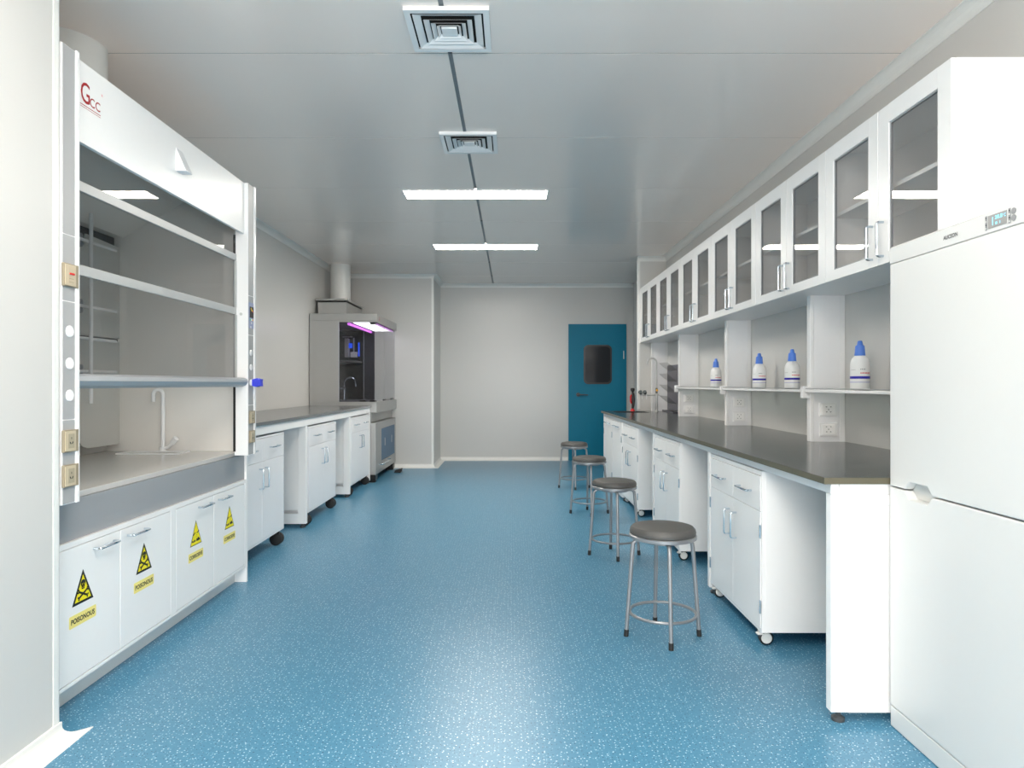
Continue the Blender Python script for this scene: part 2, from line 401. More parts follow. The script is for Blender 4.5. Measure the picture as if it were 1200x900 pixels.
def vent(y0, label):
    hs = 0.187; x0, x1, y1 = -0.474, -0.100, y0+2*hs
    cx, cy = (x0+x1)/2, (y0+y1)/2; zf = H-0.018
    t = thing('ceiling_vent', label, 'vent', (cx, cy, H), 'square air diffusers in the ceiling')
    MB().box(cx-0.165, cx+0.165, cy-0.165, cy+0.165, H-0.004, H, 'ventblack').build('backing', t)
    def ring(prof, name):
        b = MB(); v = []
        for h, z in prof: v.append([b.bm.verts.new((cx+sx*h, cy+sy*h, z)) for sx, sy in ((-1, -1), (1, -1), (1, 1), (-1, 1))])
        fs = []; n = len(prof)
        for j in range(n):
            for k in range(4): fs.append(b.bm.faces.new((v[j][k], v[j][(k+1) % 4], v[(j+1) % n][(k+1) % 4], v[(j+1) % n][k])))
        b._setm(fs, 'glosswhite'); bmesh.ops.recalc_face_normals(b.bm, faces=fs); return b.build(name, t)
    ring(((hs, H), (hs, zf), (0.160, zf), (0.160, zf+0.003), (hs-0.004, zf+0.003), (hs-0.004, H)), 'frame')
    for ho, hi in ((0.152, 0.120), (0.108, 0.086), (0.078, 0.060), (0.054, 0.042)):
        ring(((ho, zf), (hi, zf+0.0115), (hi-0.001, zf+0.0128), (ho-0.001, zf+0.0015)), 'louvre')
    MB().box(cx-0.036, cx+0.036, cy-0.036, cy+0.036, zf, zf+0.010, 'glosswhite', 0.003).build('centre_plate', t)
vent(2.957, 'large square white ceiling vent nearest the camera')
vent(4.43, 'smaller looking square white ceiling vent behind the first one')

# ------------------------------------------------------------------ shared small parts
def bar_handle(p0, p1, out, parent, r=0.005, m='chrome', proj=0.03):
    p0, p1, out = Vector(p0), Vector(p1), Vector(out)
    d = (p1-p0).normalized(); c = 0.008
    path = [p0, p0+out*(proj-c), p0+out*(proj-c*0.3)+d*c*0.3, p0+out*proj+d*c, p1+out*proj-d*c, p1+out*(proj-c*0.3)-d*c*0.3, p1+out*(proj-c), p1]
    return MB().loft(path, r, m, 8).build('handle', parent)

# ------------------------------------------------------------------ large fume hood on the left
HY0, HY1 = 2.43, 4.33
hood = thing('fume_hood', 'large white walk-up fume hood with glass sash and yellow warning signs, left foreground', 'fume hood', (-2.1, 3.38, 0))
def side_pts():
    return [(-2.565, 0.0), (-1.677, 0.0), (-1.677, 0.80), (-1.69, 0.82), (-1.69, 2.44), (-1.72, 2.468), (-2.565, 2.468)]
MB().prism(side_pts(), 'y', HY0, HY0+0.02, 'white').build('side_panel', hood)
MB().prism(side_pts(), 'y', HY1-0.02, HY1, 'white').build('side_panel', hood)
MB().box(-2.565, -2.55, HY0+0.02, HY1-0.02, 0.1, 2.45, 'liner').build('back_panel', hood)
MB().box(-2.55, -1.69, HY0+0.02, HY0+0.04, 0.83, 2.44, 'liner').build('liner_panel', hood)
MB().box(-2.55, -1.69, HY1-0.04, HY1-0.02, 0.83, 2.44, 'liner').build('liner_panel', hood)
YI0, YI1 = HY0+0.04, HY1-0.04
MB().box(-2.565, -1.64, HY0+0.02, HY1-0.02, 2.45, 2.468, 'white').build('roof', hood)
MB().prism([(-2.55, 2.17), (-2.44, 2.17), (-2.06, 2.39), (-1.72, 2.43), (-1.72, 2.449), (-2.55, 2.449)], 'y', YI0, YI1, 'liner').build('sloping_ceiling', hood)
# baffles on the back wall
def baffle(pts): MB().prism(pts, 'x', -2.475, -2.465, 'baffle').build('baffle', hood)
baffle([(YI0, 1.533), (YI1, 1.533), (YI1, 2.105), (3.95, 2.12), (3.93, 2.05), (3.90, 2.03), (3.86, 2.11), (3.70, 2.125), (2.90, 2.125), (2.86, 2.05), (2.80, 2.05), (2.78, 2.12), (YI0, 2.105)])
baffle([(YI0, 0.875), (2.80, 0.875), (2.86, 0.90), (3.12, 1.18), (3.60, 1.18), (3.72, 1.15), (3.88, 0.93), (3.92, 0.89), (3.98, 0.875), (YI1, 0.875), (YI1, 1.513), (YI0, 1.513)])
MB().box(-2.55, -2.478, YI0, YI1, 1.515, 1.53, 'darkgrey').box(-2.55, -2.50, YI0, YI1, 2.05, 2.168, 'darkgrey').build('slot_shade', hood)  # dark grey strips put the shade of the baffle gaps into colour
# rod lattice with clamps
for y in (2.95, 3.38, 3.82): 
    MB().cyl((-2.355, y, 1.14), (-2.355, y, 2.205), 0.010, 'glosswhite', seg=10).build('lattice_rod', hood)
for z in (2.05, 1.683, 1.504, 1.321):
    MB().cyl((-2.375, 2.62, z), (-2.375, 4.09, z), 0.010, 'glosswhite', seg=10).build('lattice_rod', hood)
for z in (2.05, 1.683, 1.321):
    for y in (2.92, 3.35, 3.785):
        b = MB().cyl((-2.465, y, z), (-2.387, y, z), 0.012, 'hoodgrey', seg=10)
        for dz in (-0.022, 0.022): b.cyl((-2.43, y, z+dz), (-2.388, y, z+dz), 0.017, 'hoodgrey', seg=12)
        b.build('rod_clamp', hood)
# worktop, grey apron
MB().box(-2.55, -1.70, YI0-0.01, YI1+0.01, 0.806, 0.83, 'hoodtop', 0.003).build('worktop', hood)
MB().box(-1.71, -1.69, HY0+0.02, HY1-0.02, 0.650, 0.8055, 'hoodgrey').build('apron', hood)
# small sink and white swan neck tap
b = MB()
sx0, sx1, sy0, sy1 = -2.36, -1.99, 4.06, 4.22
b.box(sx0, sx1, sy0, sy0+0.012, 0.83, 0.838, 'glosswhite', 0.002).box(sx0, sx1, sy1-0.012, sy1, 0.83, 0.838, 'glosswhite', 0.002)
b.box(sx0, sx0+0.012, sy0+0.012, sy1-0.012, 0.83, 0.838, 'glosswhite').box(sx1-0.012, sx1, sy0+0.012, sy1-0.012, 0.83, 0.838, 'glosswhite')
b.box(sx0+0.012, sx1-0.012, sy0+0.012, sy1-0.012, 0.8305, 0.832, 'recess')
b.build('cup_sink', hood)
tx, ty = -2.165, 4.235
path = [(tx, ty, 0.85), (tx, ty, 1.17)] + [(tx-0.03+0.03*math.cos(a), ty, 1.185+0.03*math.sin(a)) for a in [k*PI/8 for k in range(9)]] + [(tx-0.06, ty, 1.14)]
b = MB().loft(path, 0.0125, 'glosswhite', 12).cyl((tx, ty, 0.83), (tx, ty, 0.86), 0.022, 'glosswhite')
tap = b.build('tap', hood)
MB().loft([(tx, ty, 0.852), (tx+0.04, ty-0.01, 0.86), (tx+0.075, ty-0.02, 0.895)], [0.010, 0.012, 0.012], 'glosswhite').cyl((tx+0.066, ty-0.018, 0.885), (tx+0.095, ty-0.026, 0.915), 0.017, 'glosswhite').build('lever', tap)
# header
hd = MB().box(-1.64, -1.622, 2.517, 4.14, 2.16, 2.468, 'white', 0.002).build('header_panel', hood)
MB().prism([(-1.622, 2.392), (-1.622, 2.28), (-1.572, 2.28), (-1.580, 2.296)], 'y', 3.295, 3.36, 'cool_white').build('latch', hd)
lg = MB(); rt, up = (0, 1, 0), (0, 0, 1)
lx = -1.6213
lg.text('G', (lx, 2.595, 2.318), rt, up, 0.112, 'darkred', width=0.055, bold=0.004)
lg.text('CC', (lx, 2.655, 2.318), rt, up, 0.05, 'darkred', width=0.066, bold=0.006)
lg.box(lx, lx+0.0004, 2.562, 2.69, 2.305, 2.3075, 'darkred').box(lx, lx+0.0004, 2.562, 2.69, 2.2975, 2.299, 'darkred')
lg.text('R', (lx, 2.70, 2.385), rt, up, 0.014, 'labelred')
tag(lg.build('logo', hd), 'dark red letters GCC', kind='stuff')
# corner posts
def post(y0, y1, edge0, edge1, g0, g1):
    p = MB().box(-1.685, -1.602, y0, y1, 0.816, 2.470, 'white', 0.003).build('corner_post', hood)
    for z0, z1 in ((0.82, 1.119), (1.123, 1.546), (1.55, 1.786), (1.79, 2.466)):
        MB().box(-1.602, -1.600, g0, g1, z0, z1, 'postgrey').build('control_strip', p)
    MB().box(-1.602, -1.594, edge0, edge1, 0.816, 2.472, 'glosswhite', 0.002).build('edge_trim', p)
    return p
pl = post(2.43, 2.518, 2.500, 2.518, 2.432, 2.499)
pr = post(4.14, 4.252, 4.225, 4.252, 4.146, 4.224)
def beige_socket(p, y0, y1, z0, z1, switch=False):
    x = -1.600
    b = MB().box(x, x+0.010, y0, y1, z0, z1, 'beigedark', 0.002)
    b.box(x+0.010, x+0.0125, y0+0.004, y1-0.020, z0+0.004, z1-0.004, 'beige')
    b.box(x+0.0125, x+0.0135, y0+0.018, y1-0.030, z0+0.014, z1-0.014, 'beige' if switch else 'beigemid')
    yc, zc = (y0+0.018+y1-0.030)/2, (z0+z1)/2
    if switch:
        for dy in (-0.006, 0.008): b.box(x+0.0135, x+0.018, yc+dy-0.005, yc+dy+0.005, zc+0.001, zc+0.008, 'red', 0.001)
        b.box(x+0.0135, x+0.0142, yc-0.012, yc+0.012, zc-0.014, zc-0.0125, 'beigedark').box(x+0.0135, x+0.0142, yc-0.012, yc+0.012, zc-0.026, zc-0.0245, 'beigedark')
    else:
        b.box(x+0.0135, x+0.0142, yc-0.0012, yc+0.0012, zc+0.006, zc+0.014, 'ink')
        b.prism([(yc-0.010, zc-0.004), (yc-0.007, zc-0.002), (yc-0.002, zc-0.010), (yc-0.005, zc-0.012)], 'x', x+0.0135, x+0.0142, 'ink')
        b.prism([(yc+0.010, zc-0.004), (yc+0.007, zc-0.002), (yc+0.002, zc-0.010), (yc+0.005, zc-0.012)], 'x', x+0.0135, x+0.0142, 'ink')
    return b.build('switch_box' if switch else 'power_socket', p)
beige_socket(pl, 2.424, 2.506, 1.60, 1.683, True)
beige_socket(pl, 2.424, 2.506, 1.005, 1.085); beige_socket(pl, 2.424, 2.506, 0.880, 0.960)
beige_socket(pr, 4.148, 4.228, 1.008, 1.085); beige_socket(pr, 4.148, 4.228, 0.890, 0.965)
for z in (1.44, 1.324, 1.2085): MB().lathe([(0.021, 0), (0.021, 0.003), (0.018, 0.005)], (-1.600, 2.468, z), 'glosswhite', axis='x').build('round_cover', pl)
for z in (1.44, 1.352): MB().lathe([(0.019, 0), (0.019, 0.003), (0.016, 0.005)], (-1.600, 4.182, z), 'glosswhite', axis='x').build('round_cover', pr)
kb = MB().cyl((-1.600, 4.182, 1.258), (-1.585, 4.182, 1.258), 0.020, 'glosswhite').cyl((-1.585, 4.182, 1.258), (-1.555, 4.182, 1.258), 0.016, 'blueknob')
kb.prism([(-1.585, 1.238), (-1.555, 1.232), (-1.548, 1.242), (-1.532, 1.236), (-1.535, 1.262), (-1.532, 1.280), (-1.546, 1.278), (-1.552, 1.286), (-1.585, 1.278)], 'y', 4.160, 4.204, 'blueknob')
tag(kb.build('valve_knob', pr), 'blue valve knob')
b = MB().box(-1.600, -1.597, 4.150, 4.222, 1.590, 1.748, 'control', 0.001)
b.box(-1.597, -1.596, 4.155, 4.217, 1.655, 1.722, 'ink')
for k, (c, dy, dz) in enumerate((('yellow', -0.008, 0.055), ('yellow', 0.004, 0.045), ('red', 0.016, 0.040), ('greenled', -0.02, -0.013), ('glosswhite', 0.0, -0.013), ('orange', 0.018, -0.013), ('glosswhite', 0.0, -0.032), ('glosswhite', -0.012, -0.058), ('orange', -0.004, 0.052))):
    b.box(-1.5975, -1.5955, 4.186+dy-0.006, 4.186+dy+0.006, 1.655+dz-0.005, 1.655+dz+0.006, c)
b.build('control_display', pr)
MB().cyl((-1.643, 4.14, 1.674), (-1.643, 4.137, 1.674), 0.009, 'recess', seg=14).build('bolt', pr)
for z0, z1 in ((0.84, 1.232), (1.715, 2.155)):
    MB().box(-1.689, -1.676, 4.136, 4.1405, z0, z1, 'black').build('sash_track', hood)
# sash: glass, two bars, airfoil handle
sf = MB().box(-1.684, -1.668, 2.52, 4.135, 1.997, 2.036, 'sashgrey', 0.002).build('sash_rail', hood)
MB().box(-1.684, -1.668, 2.52, 4.135, 1.671, 1.712, 'sashgrey', 0.002).build('sash_rail', hood)
MB().box(-1.679, -1.675, 2.52, 4.135, 2.038, 2.44, 'glass').build('sash_glass', hood)
MB().box(-1.679, -1.675, 2.52, 4.135, 1.714, 1.995, 'glass').build('sash_glass', hood)
MB().box(-1.674, -1.670, 2.52, 4.135, 1.27, 1.669, 'glass').build('sash_glass', hood)
MB().box(-1.683, -1.665, 4.122, 4.135, 1.27, 1.669, 'sashgrey').box(-1.683, -1.665, 2.52, 2.533, 1.27, 1.669, 'sashgrey').box(-1.685, -1.667, 4.122, 4.135, 1.713, 1.996, 'sashgrey').build('sash_stile', hood)
pts = [(-1.68, 1.245), (-1.665, 1.236), (-1.635, 1.233), (-1.610, 1.243), (-1.598, 1.262), (-1.602, 1.279), (-1.622, 1.288), (-1.655, 1.289), (-1.68, 1.285)]
MB().prism(pts, 'y', 2.52, 4.132, 'alu').build('sash_handle', hood)
# cupboard
cz0, cz1 = 0.10, 0.648
MB().box(-2.54, -1.696, HY0+0.021, HY1-0.021, cz0, cz1-0.001, 'white').build('cupboard_carcass', hood)
b = MB()
b.box(-1.695, -1.677, HY0+0.021, HY1-0.021, 0.627, cz1, 'white').box(-1.695, -1.677, HY0+0.021, HY1-0.021, cz0, 0.114, 'white')
b.box(-1.695, -1.677, 3.357, 3.409, 0.1142, 0.6268, 'white').box(-1.695, -1.677, HY0+0.021, 2.478, 0.1142, 0.6268, 'white').box(-1.695, -1.677, 4.287, HY1-0.021, 0.1142, 0.6268, 'white')
b.build('face_frame', hood)
MB().box(-1.77, -1.75, HY0+0.021, HY1-0.021, 0.0, cz0, 'trim').build('plinth', hood)
def skull(b, x, yc, zb, sc):
    # round cranium, jaw and crossed bones
    def disc(y, z, ry, rz, n=14): b.poly([(x, yc+(y+ry*math.cos(2*PI*k/n))*sc, zb+(z+rz*math.sin(2*PI*k/n))*sc) for k in range(n)], 'ink')
    disc(0, 0.580, 0.118, 0.108)
    b.poly([(x, yc+a*sc, zb+c*sc) for a, c in ((-0.085, 0.54), (0.085, 0.54), (0.065, 0.40), (-0.065, 0.40))], 'ink')
    x2 = x+0.0004
    for y in (-0.042, 0.042): b.poly([(x2, yc+(y+0.019*math.cos(2*PI*k/8))*sc, zb+(0.555+0.020*math.sin(2*PI*k/8))*sc) for k in range(8)], 'yellow')
    b.poly([(x2, yc+a*sc, zb+c*sc) for a, c in ((-0.014, 0.485), (0.014, 0.485), (0, 0.51))], 'yellow')
    b.poly([(x2, yc+a*sc, zb+c*sc) for a, c in ((-0.05, 0.45), (0.05, 0.45), (0.045, 0.437), (-0.045, 0.437))], 'yellow')
    for sgn in (-1, 1):
        a0, a1 = (-0.22*sgn, 0.15), (0.22*sgn, 0.36); dx, dz = (a1[0]-a0[0]), (a1[1]-a0[1]); L_ = math.hypot(dx, dz); nx, nz = -dz/L_*0.032, dx/L_*0.032
        xx = x+0.0001*(sgn+1)
        b.poly([(xx, yc+a*sc, zb+c*sc) for a, c in ((a0[0]+nx, a0[1]+nz), (a0[0]-nx, a0[1]-nz), (a1[0]-nx, a1[1]-nz), (a1[0]+nx, a1[1]+nz))], 'ink')
        for e in (a0, a1):
            for q in (-1, 1): 
                cy_, cz_ = e[0]+q*nx*1.2, e[1]+q*nz*1.2
                b.poly([(xx+0.0001, yc+(cy_+0.034*math.cos(2*PI*k/8))*sc, zb+(cz_+0.034*math.sin(2*PI*k/8))*sc) for k in range(8)], 'ink')
def corrosive(b, x, yc, zb, sc):
    # two tilted test tubes dripping on a bar and a hand
    def P(l): b.poly([(x, yc+a*sc, zb+c*sc) for a, c in l], 'ink')
    P(((-0.27, 0.44), (-0.08, 0.53), (-0.055, 0.48), (-0.245, 0.39)))
    P(((0.05, 0.48), (0.24, 0.57), (0.265, 0.52), (0.075, 0.43)))
    for y, z in ((-0.24, 0.33), (-0.225, 0.25), (0.07, 0.38), (0.085, 0.30)): P(((y-0.014, z), (y, z+0.04), (y+0.014, z), (y, z-0.016)))
    P(((-0.36, 0.13), (-0.06, 0.13), (-0.06, 0.21), (-0.18, 0.21), (-0.20, 0.17), (-0.25, 0.17), (-0.27, 0.21), (-0.36, 0.21)))
    P(((0.02, 0.13), (0.34, 0.13), (0.34, 0.18), (0.22, 0.27), (0.16, 0.27), (0.12, 0.22), (0.07, 0.25), (0.02, 0.22)))
def cupboard_door(y0, y1, hy, sign):
    d = MB().box(-1.695, -1.677, y0, y1, 0.117, 0.624, 'white', 0.0012).build('door', hood)
    bar_handle((-1.677, hy-0.068, 0.59), (-1.677, hy+0.068, 0.59), (1, 0, 0), d)
    yc = y0 + 0.187 if y0 < 3.4 else y0+0.21
    w_, h_ = 0.066, 0.130; zb = 0.397
    x = -1.6765
    b = MB().prism([(yc-w_, zb), (yc+w_, zb), (yc, zb+h_)], 'x', -1.677, x, 'ink')
    k = 0.77 if sign == 'POISONOUS' else 0.90
    zc = zb+h_/3
    b.poly([(x+0.0003, yc-w_*k, zc-h_/3*k), (x+0.0003, yc+w_*k, zc-h_/3*k), (x+0.0003, yc, zc+h_*2/3*k)], 'yellow')
    (skull if sign == 'POISONOUS' else corrosive)(b, x+0.0006, yc, zb+0.002, 0.128)
    tag(b.build('warning_sign', d), 'yellow triangle with black skull and crossbones' if sign == 'POISONOUS' else 'yellow triangle with corrosive symbol')
    lw = 0.084
    b = MB().prism(rrect(yc-lw, yc+lw, 0.317, 0.364, 0.006), 'x', -1.677, x, 'paleyellow')
    b.text(sign, (x+0.0003, yc, 0.331), (0, 1, 0), (0, 0, 1), 0.027, 'ink', width=0.146, bold=0.03)
    tag(b.build('sign_plate', d), 'pale yellow plate reading '+sign)
cupboard_door(2.481, 2.920, 2.805, 'POISONOUS')
cupboard_door(2.924, 3.354, 3.045, 'POISONOUS')
cupboard_door(3.412, 3.838, 3.72, 'CORROSIVE')
cupboard_door(3.842, 4.284, 3.965, 'CORROSIVE')
# exhaust duct above
o = MB().cyl((-2.165, 3.29, 2.4685), (-2.165, 3.29, H), 0.188, 'trim', seg=40).build('exhaust_duct', origin=(-2.165, 3.29, 2.4685))
tag(o, 'wide round white duct rising from the large hood to the ceiling', 'duct')

# ------------------------------------------------------------------ mobile cabinets, bench frames
def caster(c, s, m, parent, r=0.034):
    x, y = c[0], c[1]
    if m == 'white':
        b = MB().lathe([(r*0.8, -0.013), (r, -0.010), (r, 0.010), (r*0.8, 0.013)], (x, y, r), 'black', 22, axis='y')
        cs = b.build('caster', parent)
        MB().lathe([(r*0.68, -0.017), (r*0.76, -0.0135), (r*0.76, 0.0135), (r*0.68, 0.017)], (x, y, r), 'wheelwhite', 20, axis='y').build('wheel_hub', cs)
        MB().box(x-0.018, x+0.018, y-0.012, y+0.012, r*1.99, 0.075, 'wheelwhite').box(x+s*0.015, x+s*0.045, y-0.014, y+0.014, r*1.45, r*1.7, 'wheelwhite', 0.003).box(x+s*0.020, x+s*0.035, y-0.012, y+0.012, r*1.7, 0.0745, 'wheelwhite').build('fork', cs)
    else:
        cs = MB().lathe([(r*0.75, -0.013), (r, -0.010), (r, 0.006), (r*0.85, 0.010)], (x, y-0.022, r), 'rubber', 22, axis='y').lathe([(r*0.85, -0.010), (r, -0.006), (r, 0.010), (r*0.75, 0.013)], (x, y+0.022, r), 'rubber', 22, axis='y').build('caster', parent)
        MB().cyl((x, y-0.012, r), (x, y+0.012, r), 0.012, 'darkgrey').box(x-0.02, x+0.02, y-0.010, y+0.010, r, 0.118, 'black').lathe([(0.030, 0.112), (0.030, 0.118)], (x, y, 0), 'darkgrey', 16).build('fork', cs)
def pedestal(label, group, s, xf, y0, y1, zb, zt, zd0, zd1, cz, hz, dz, depth=0.55, cm='white', white='white', hinge=True, name='mobile_cabinet'):
    """s = +1 when it faces +x; zd0/zd1 drawer band, hz door handle z range, dz drawer handle z"""
    ym = (y0+y1)/2
    t = thing(name, label, 'cabinet', (xf-s*depth/2, ym, 0), group)
    xb = xf - s*0.019
    MB().box(xb, xf-s*depth, y0, y1, zb, zt, white, 0.002).build('body', t)
    MB().box(xf-s*0.003, xb, y0, y1, zb, zb+0.014, white).box(xf-s*0.003, xb, y0, y0+0.010, zb+0.014, zt, white).box(xf-s*0.003, xb, y1-0.010, y1, zb+0.014, zt, white).box(xf-s*0.003, xb, y0+0.010, y1-0.010, zd1+0.003, zt, white).build('face_frame', t)
    g = 0.0015
    out = (s, 0, 0)
    for a, c in ((y0+0.0125, ym-g), (ym+g, y1-0.0125)):
        d = MB().box(xf, xb, a, c, zd0+g, zd1, white, 0.0012).build('drawer', t)
        mc = (a+c)/2; bar_handle((xf, mc-0.08, dz), (xf, mc+0.08, dz), out, d)
    for a, c, hy, q in ((y0+0.0125, ym-g, ym-0.055, 0), (ym+g, y1-0.0125, ym+0.055, 1)):
        d = MB().box(xf, xb, a, c, zb+0.017, zd0-g, white, 0.0012).build('door', t)
        bar_handle((xf, hy, hz[0]), (xf, hy, hz[1]), out, d)
        if hinge:
            hyy = a-0.004 if q == 0 else c+0.004
            for h0 in (zb+0.09, zd0-0.125): MB().cyl((xf+s*0.002, hyy, h0), (xf+s*0.002, hyy, h0+0.062), 0.0045, 'chrome', seg=8).build('hinge', d)
    for cy_ in ((y0+0.05, y1-0.05)):
        for cx_ in (xf-s*0.04, xf-s*(depth-0.06)): caster((cx_, cy_), s, cm, t, 0.034 if cm == 'white' else 0.047)
    return t
def leg_frame(parent, s, xf, xb, y0, y1, zb, zt, mw, rail_b, white='white', flush=False, xv=None):
    b = MB()
    b.box(xf, xf-s*mw, y0, y1, zb, zt, white, 0.002).box(xb, xb+s*mw, y0, y1, zb, zt, white)
    b.box(xf-s*mw, xb+s*mw, y0, y1, zb, rail_b, white).box(xf-s*mw, xb+s*mw, y0, y1, zt-0.04, zt, white)
    lf = b.build('leg_frame', parent)
    z0 = rail_b if flush else rail_b+0.03
    MB().box(xf-s*(mw+0.0005), xb+s*(mw+0.0005), y0+(0.0015 if flush else 0.012), y1-0.012, z0+0.001, zt-0.041, white).build('infill_panel', lf)
    for x in (xf-s*0.035, xb+s*0.035):
        MB().lathe([(0.024, 0.0), (0.024, 0.012), (0.015, 0.018), (0.010, 0.02), (0.010, zb+0.001)], (x, (y0+y1)/2, 0), 'darkgrey', 16).build('levelling_foot', lf)
    return lf

# left bench -------------------------------------------------------
LX = -1.79
lf = thing('bench_frame', 'white steel frame with closed legs carrying the grey worktop along the left wall', 'bench frame', (-2.18, 6.5, 0))
for y0 in (4.345, 5.93, 7.52, 8.57): leg_frame(lf, 1, LX, -2.49, y0, y0+0.045, 0.034, 0.884, 0.07, 0.122, 'white')
MB().box(LX, LX-0.03, 4.345, 8.615, 0.886, 0.953, 'white', 0.003).build('front_rail', lf)
MB().box(-2.49, -2.46, 4.345, 8.615, 0.886, 0.953, 'white').build('rear_rail', lf)
for y0 in (4.345, 5.93, 7.52, 8.57): MB().box(LX-0.031, -2.459, y0, y0+0.045, 0.886, 0.953, 'white').build('cross_rail', lf)
tag(MB().box(-1.775, -2.568, 4.34, 8.62, 0.954, 0.978, 'counterL', 0.002).build('worktop', origin=(-2.17, 6.48, 0.954)), 'long mid-grey worktop along the left wall beside the large hood', 'worktop')
G = 'black wheeled cabinets under the left worktop'
for y0, y1, lab in ((4.42, 5.363, 'white wheeled cabinet under the left worktop, nearest the large hood'),
                    (6.0, 6.945, 'white wheeled cabinet under the left worktop, middle of the three'),
                    (7.585, 8.55, 'white wheeled cabinet under the left worktop, farthest, beside the steel hood')):
    pedestal(lab, G, 1, LX, y0, y1, 0.117, 0.872, 0.695, 0.858, 0, (0.505, 0.645), 0.785, 0.58, 'black', 'cool_white', False)

# right bench ------------------------------------------------------
RX = 1.178
rf = thing('bench_frame', 'white steel frame with closed legs carrying the dark worktop along the right wall', 'bench frame', (1.56, 5.6, 0))
for i, y0 in enumerate((2.52, 4.07, 5.68, 7.285, 8.735)): leg_frame(rf, -1, RX, 1.95, y0, y0+0.042, 0.037, 0.842, 0.062, 0.10, 'white', flush=True)
MB().box(RX, RX+0.03, 2.52, 8.777, 0.843, 0.8815, 'white', 0.004).build('front_rail', rf)
MB().box(1.92, 1.95, 2.52, 8.777, 0.843, 0.8815, 'white').build('rear_rail', rf)
for y0 in (2.52, 4.07, 5.68, 7.285, 8.735): MB().box(RX+0.031, 1.919, y0, y0+0.042, 0.843, 0.8815, 'white').build('cross_rail', rf)
b = MB()
zt0, zt1 = 0.882, 0.906; SX0, SX1, SY0, SY1 = 1.26, 1.66, 8.18, 8.60
b.box(1.149, 1.984, 2.508, SY0, zt0, zt1, 'counter').box(1.149, SX0, SY0, SY1, zt0, zt1, 'counter').box(SX1, 1.984, SY0, SY1, zt0, zt1, 'counter').box(1.149, 1.984, SY1, 8.78, zt0, zt1, 'counter')
b.box(1.146, 1.149, 2.505, 8.78, zt0, zt1-0.0005, 'counteredge').box(1.149, 1.984, 2.505, 2.508, zt0, zt1-0.0005, 'counteredge')
tag(b.build('worktop', origin=(1.56, 5.6, 0.882)), 'long dark polished worktop along the right wall from fridge to door', 'worktop')
b = MB(); t_ = 0.006; SX0 -= 0.01; SX1 += 0.01; SY0 -= 0.01; SY1 += 0.01
b.box(SX0, SX0+t_, SY0, SY1, 0.68, 0.8815, 'black').box(SX1-t_, SX1, SY0, SY1, 0.68, 0.8815, 'black').box(SX0+t_, SX1-t_, SY0, SY0+t_, 0.68, 0.8815, 'black').box(SX0+t_, SX1-t_, SY1-t_, SY1, 0.68, 0.8815, 'black').box(SX0+t_, SX1-t_, SY0+t_, SY1-t_, 0.68, 0.686, 'black')
sk = b.build('sink', origin=(1.46, 8.39, 0.68)); tag(sk, 'black sink basin let into the far end of the dark worktop', 'sink')
MB().lathe([(0.03, 0.0865-0.08), (0.03, 0.0885-0.08)], (1.46, 8.39, 0.68), 'chrome', 18).build('drain', sk)
G = 'wheeled cabinets under the right worktop'
for y0, y1, lab in ((3.227, 4.055, 'white wheeled cabinet under the right worktop nearest the fridge'),
                    (4.80, 5.655, 'white wheeled cabinet under the right worktop behind the second stool'),
                    (6.385, 7.27, 'white wheeled cabinet under the right worktop, third from the fridge')):
    pedestal(lab, G, -1, RX, y0, y1, 0.0725, 0.836, 0.645, 0.812, 0, (0.442, 0.575), 0.727, 0.55)
# sink cabinets: doors with horizontal handles
def sink_cab(y0, y1, lab):
    t = thing('sink_cabinet', lab, 'cabinet', (1.5, (y0+y1)/2, 0), 'sink cabinets at the far end of the right bench')
    MB().box(RX+0.019, 1.72, y0, y1, 0.03, 0.660, 'white').box(RX+0.019, RX+0.04, y0, y1, 0.660, 0.838, 'white').build('body', t)
    MB().box(RX+0.05, RX+0.07, y0+0.01, y1-0.01, 0.0, 0.03, 'trim').box(1.68, 1.70, y0+0.01, y1-0.01, 0.0, 0.03, 'trim').build('plinth', t)
    ym = (y0+y1)/2
    for a, c, hy in ((y0+0.006, ym-0.0015, ym-0.10), (ym+0.0015, y1-0.006, ym+0.10)):
        d = MB().box(RX, RX+0.018, a, c, 0.034, 0.826, 'white', 0.0012).build('door', t)
        bar_handle((RX, hy-0.065, 0.775), (RX, hy+0.065, 0.775), (-1, 0, 0), d)
        hyy = a-0.003 if a < ym-0.01 else c+0.003
        for h0 in (0.14, 0.62): MB().cyl((RX-0.002, hyy, h0), (RX-0.002, hyy, h0+0.07), 0.0045, 'chrome', seg=8).build('hinge', d)
sink_cab(7.34, 8.03, 'white sink cabinet with bar handles, second from the door')
sink_cab(8.04, 8.73, 'white sink cabinet at the far end of the right bench, nearest the teal door')

# reagent rack on the worktop ---------------------------------------
rk = thing('reagent_rack', 'white uprights with sockets carrying slim glass shelves above the dark worktop', 'rack', (1.87, 5.6, 0.906))
def wall_socket(y, z, parent):
    x0, x1 = 1.832, 1.934
    s_ = MB().box(x0, x1, y-0.010, y, z-0.040, z+0.040, 'glosswhite', 0.002)
    s_.box(x0+0.012, x1-0.014, y-0.0125, y-0.0095, z-0.030, z+0.030, 'white', 0.001)
    xm = (x0+x1)/2-0.001
    for dx, dz in ((-0.013, 0.016), (0.013, 0.016), (-0.012, -0.014), (0.012, -0.014)): s_.box(xm+dx-0.004, xm+dx+0.004, y-0.0132, y-0.0125, z+dz-0.002, z+dz+0.002, 'darkgrey')
    s_.box(xm-0.002, xm+0.002, y-0.0132, y-0.0125, z-0.003, z+0.004, 'darkgrey')
    return s_.build('power_socket', parent)
ups = (2.60, 4.07, 5.665, 7.265, 8.70)
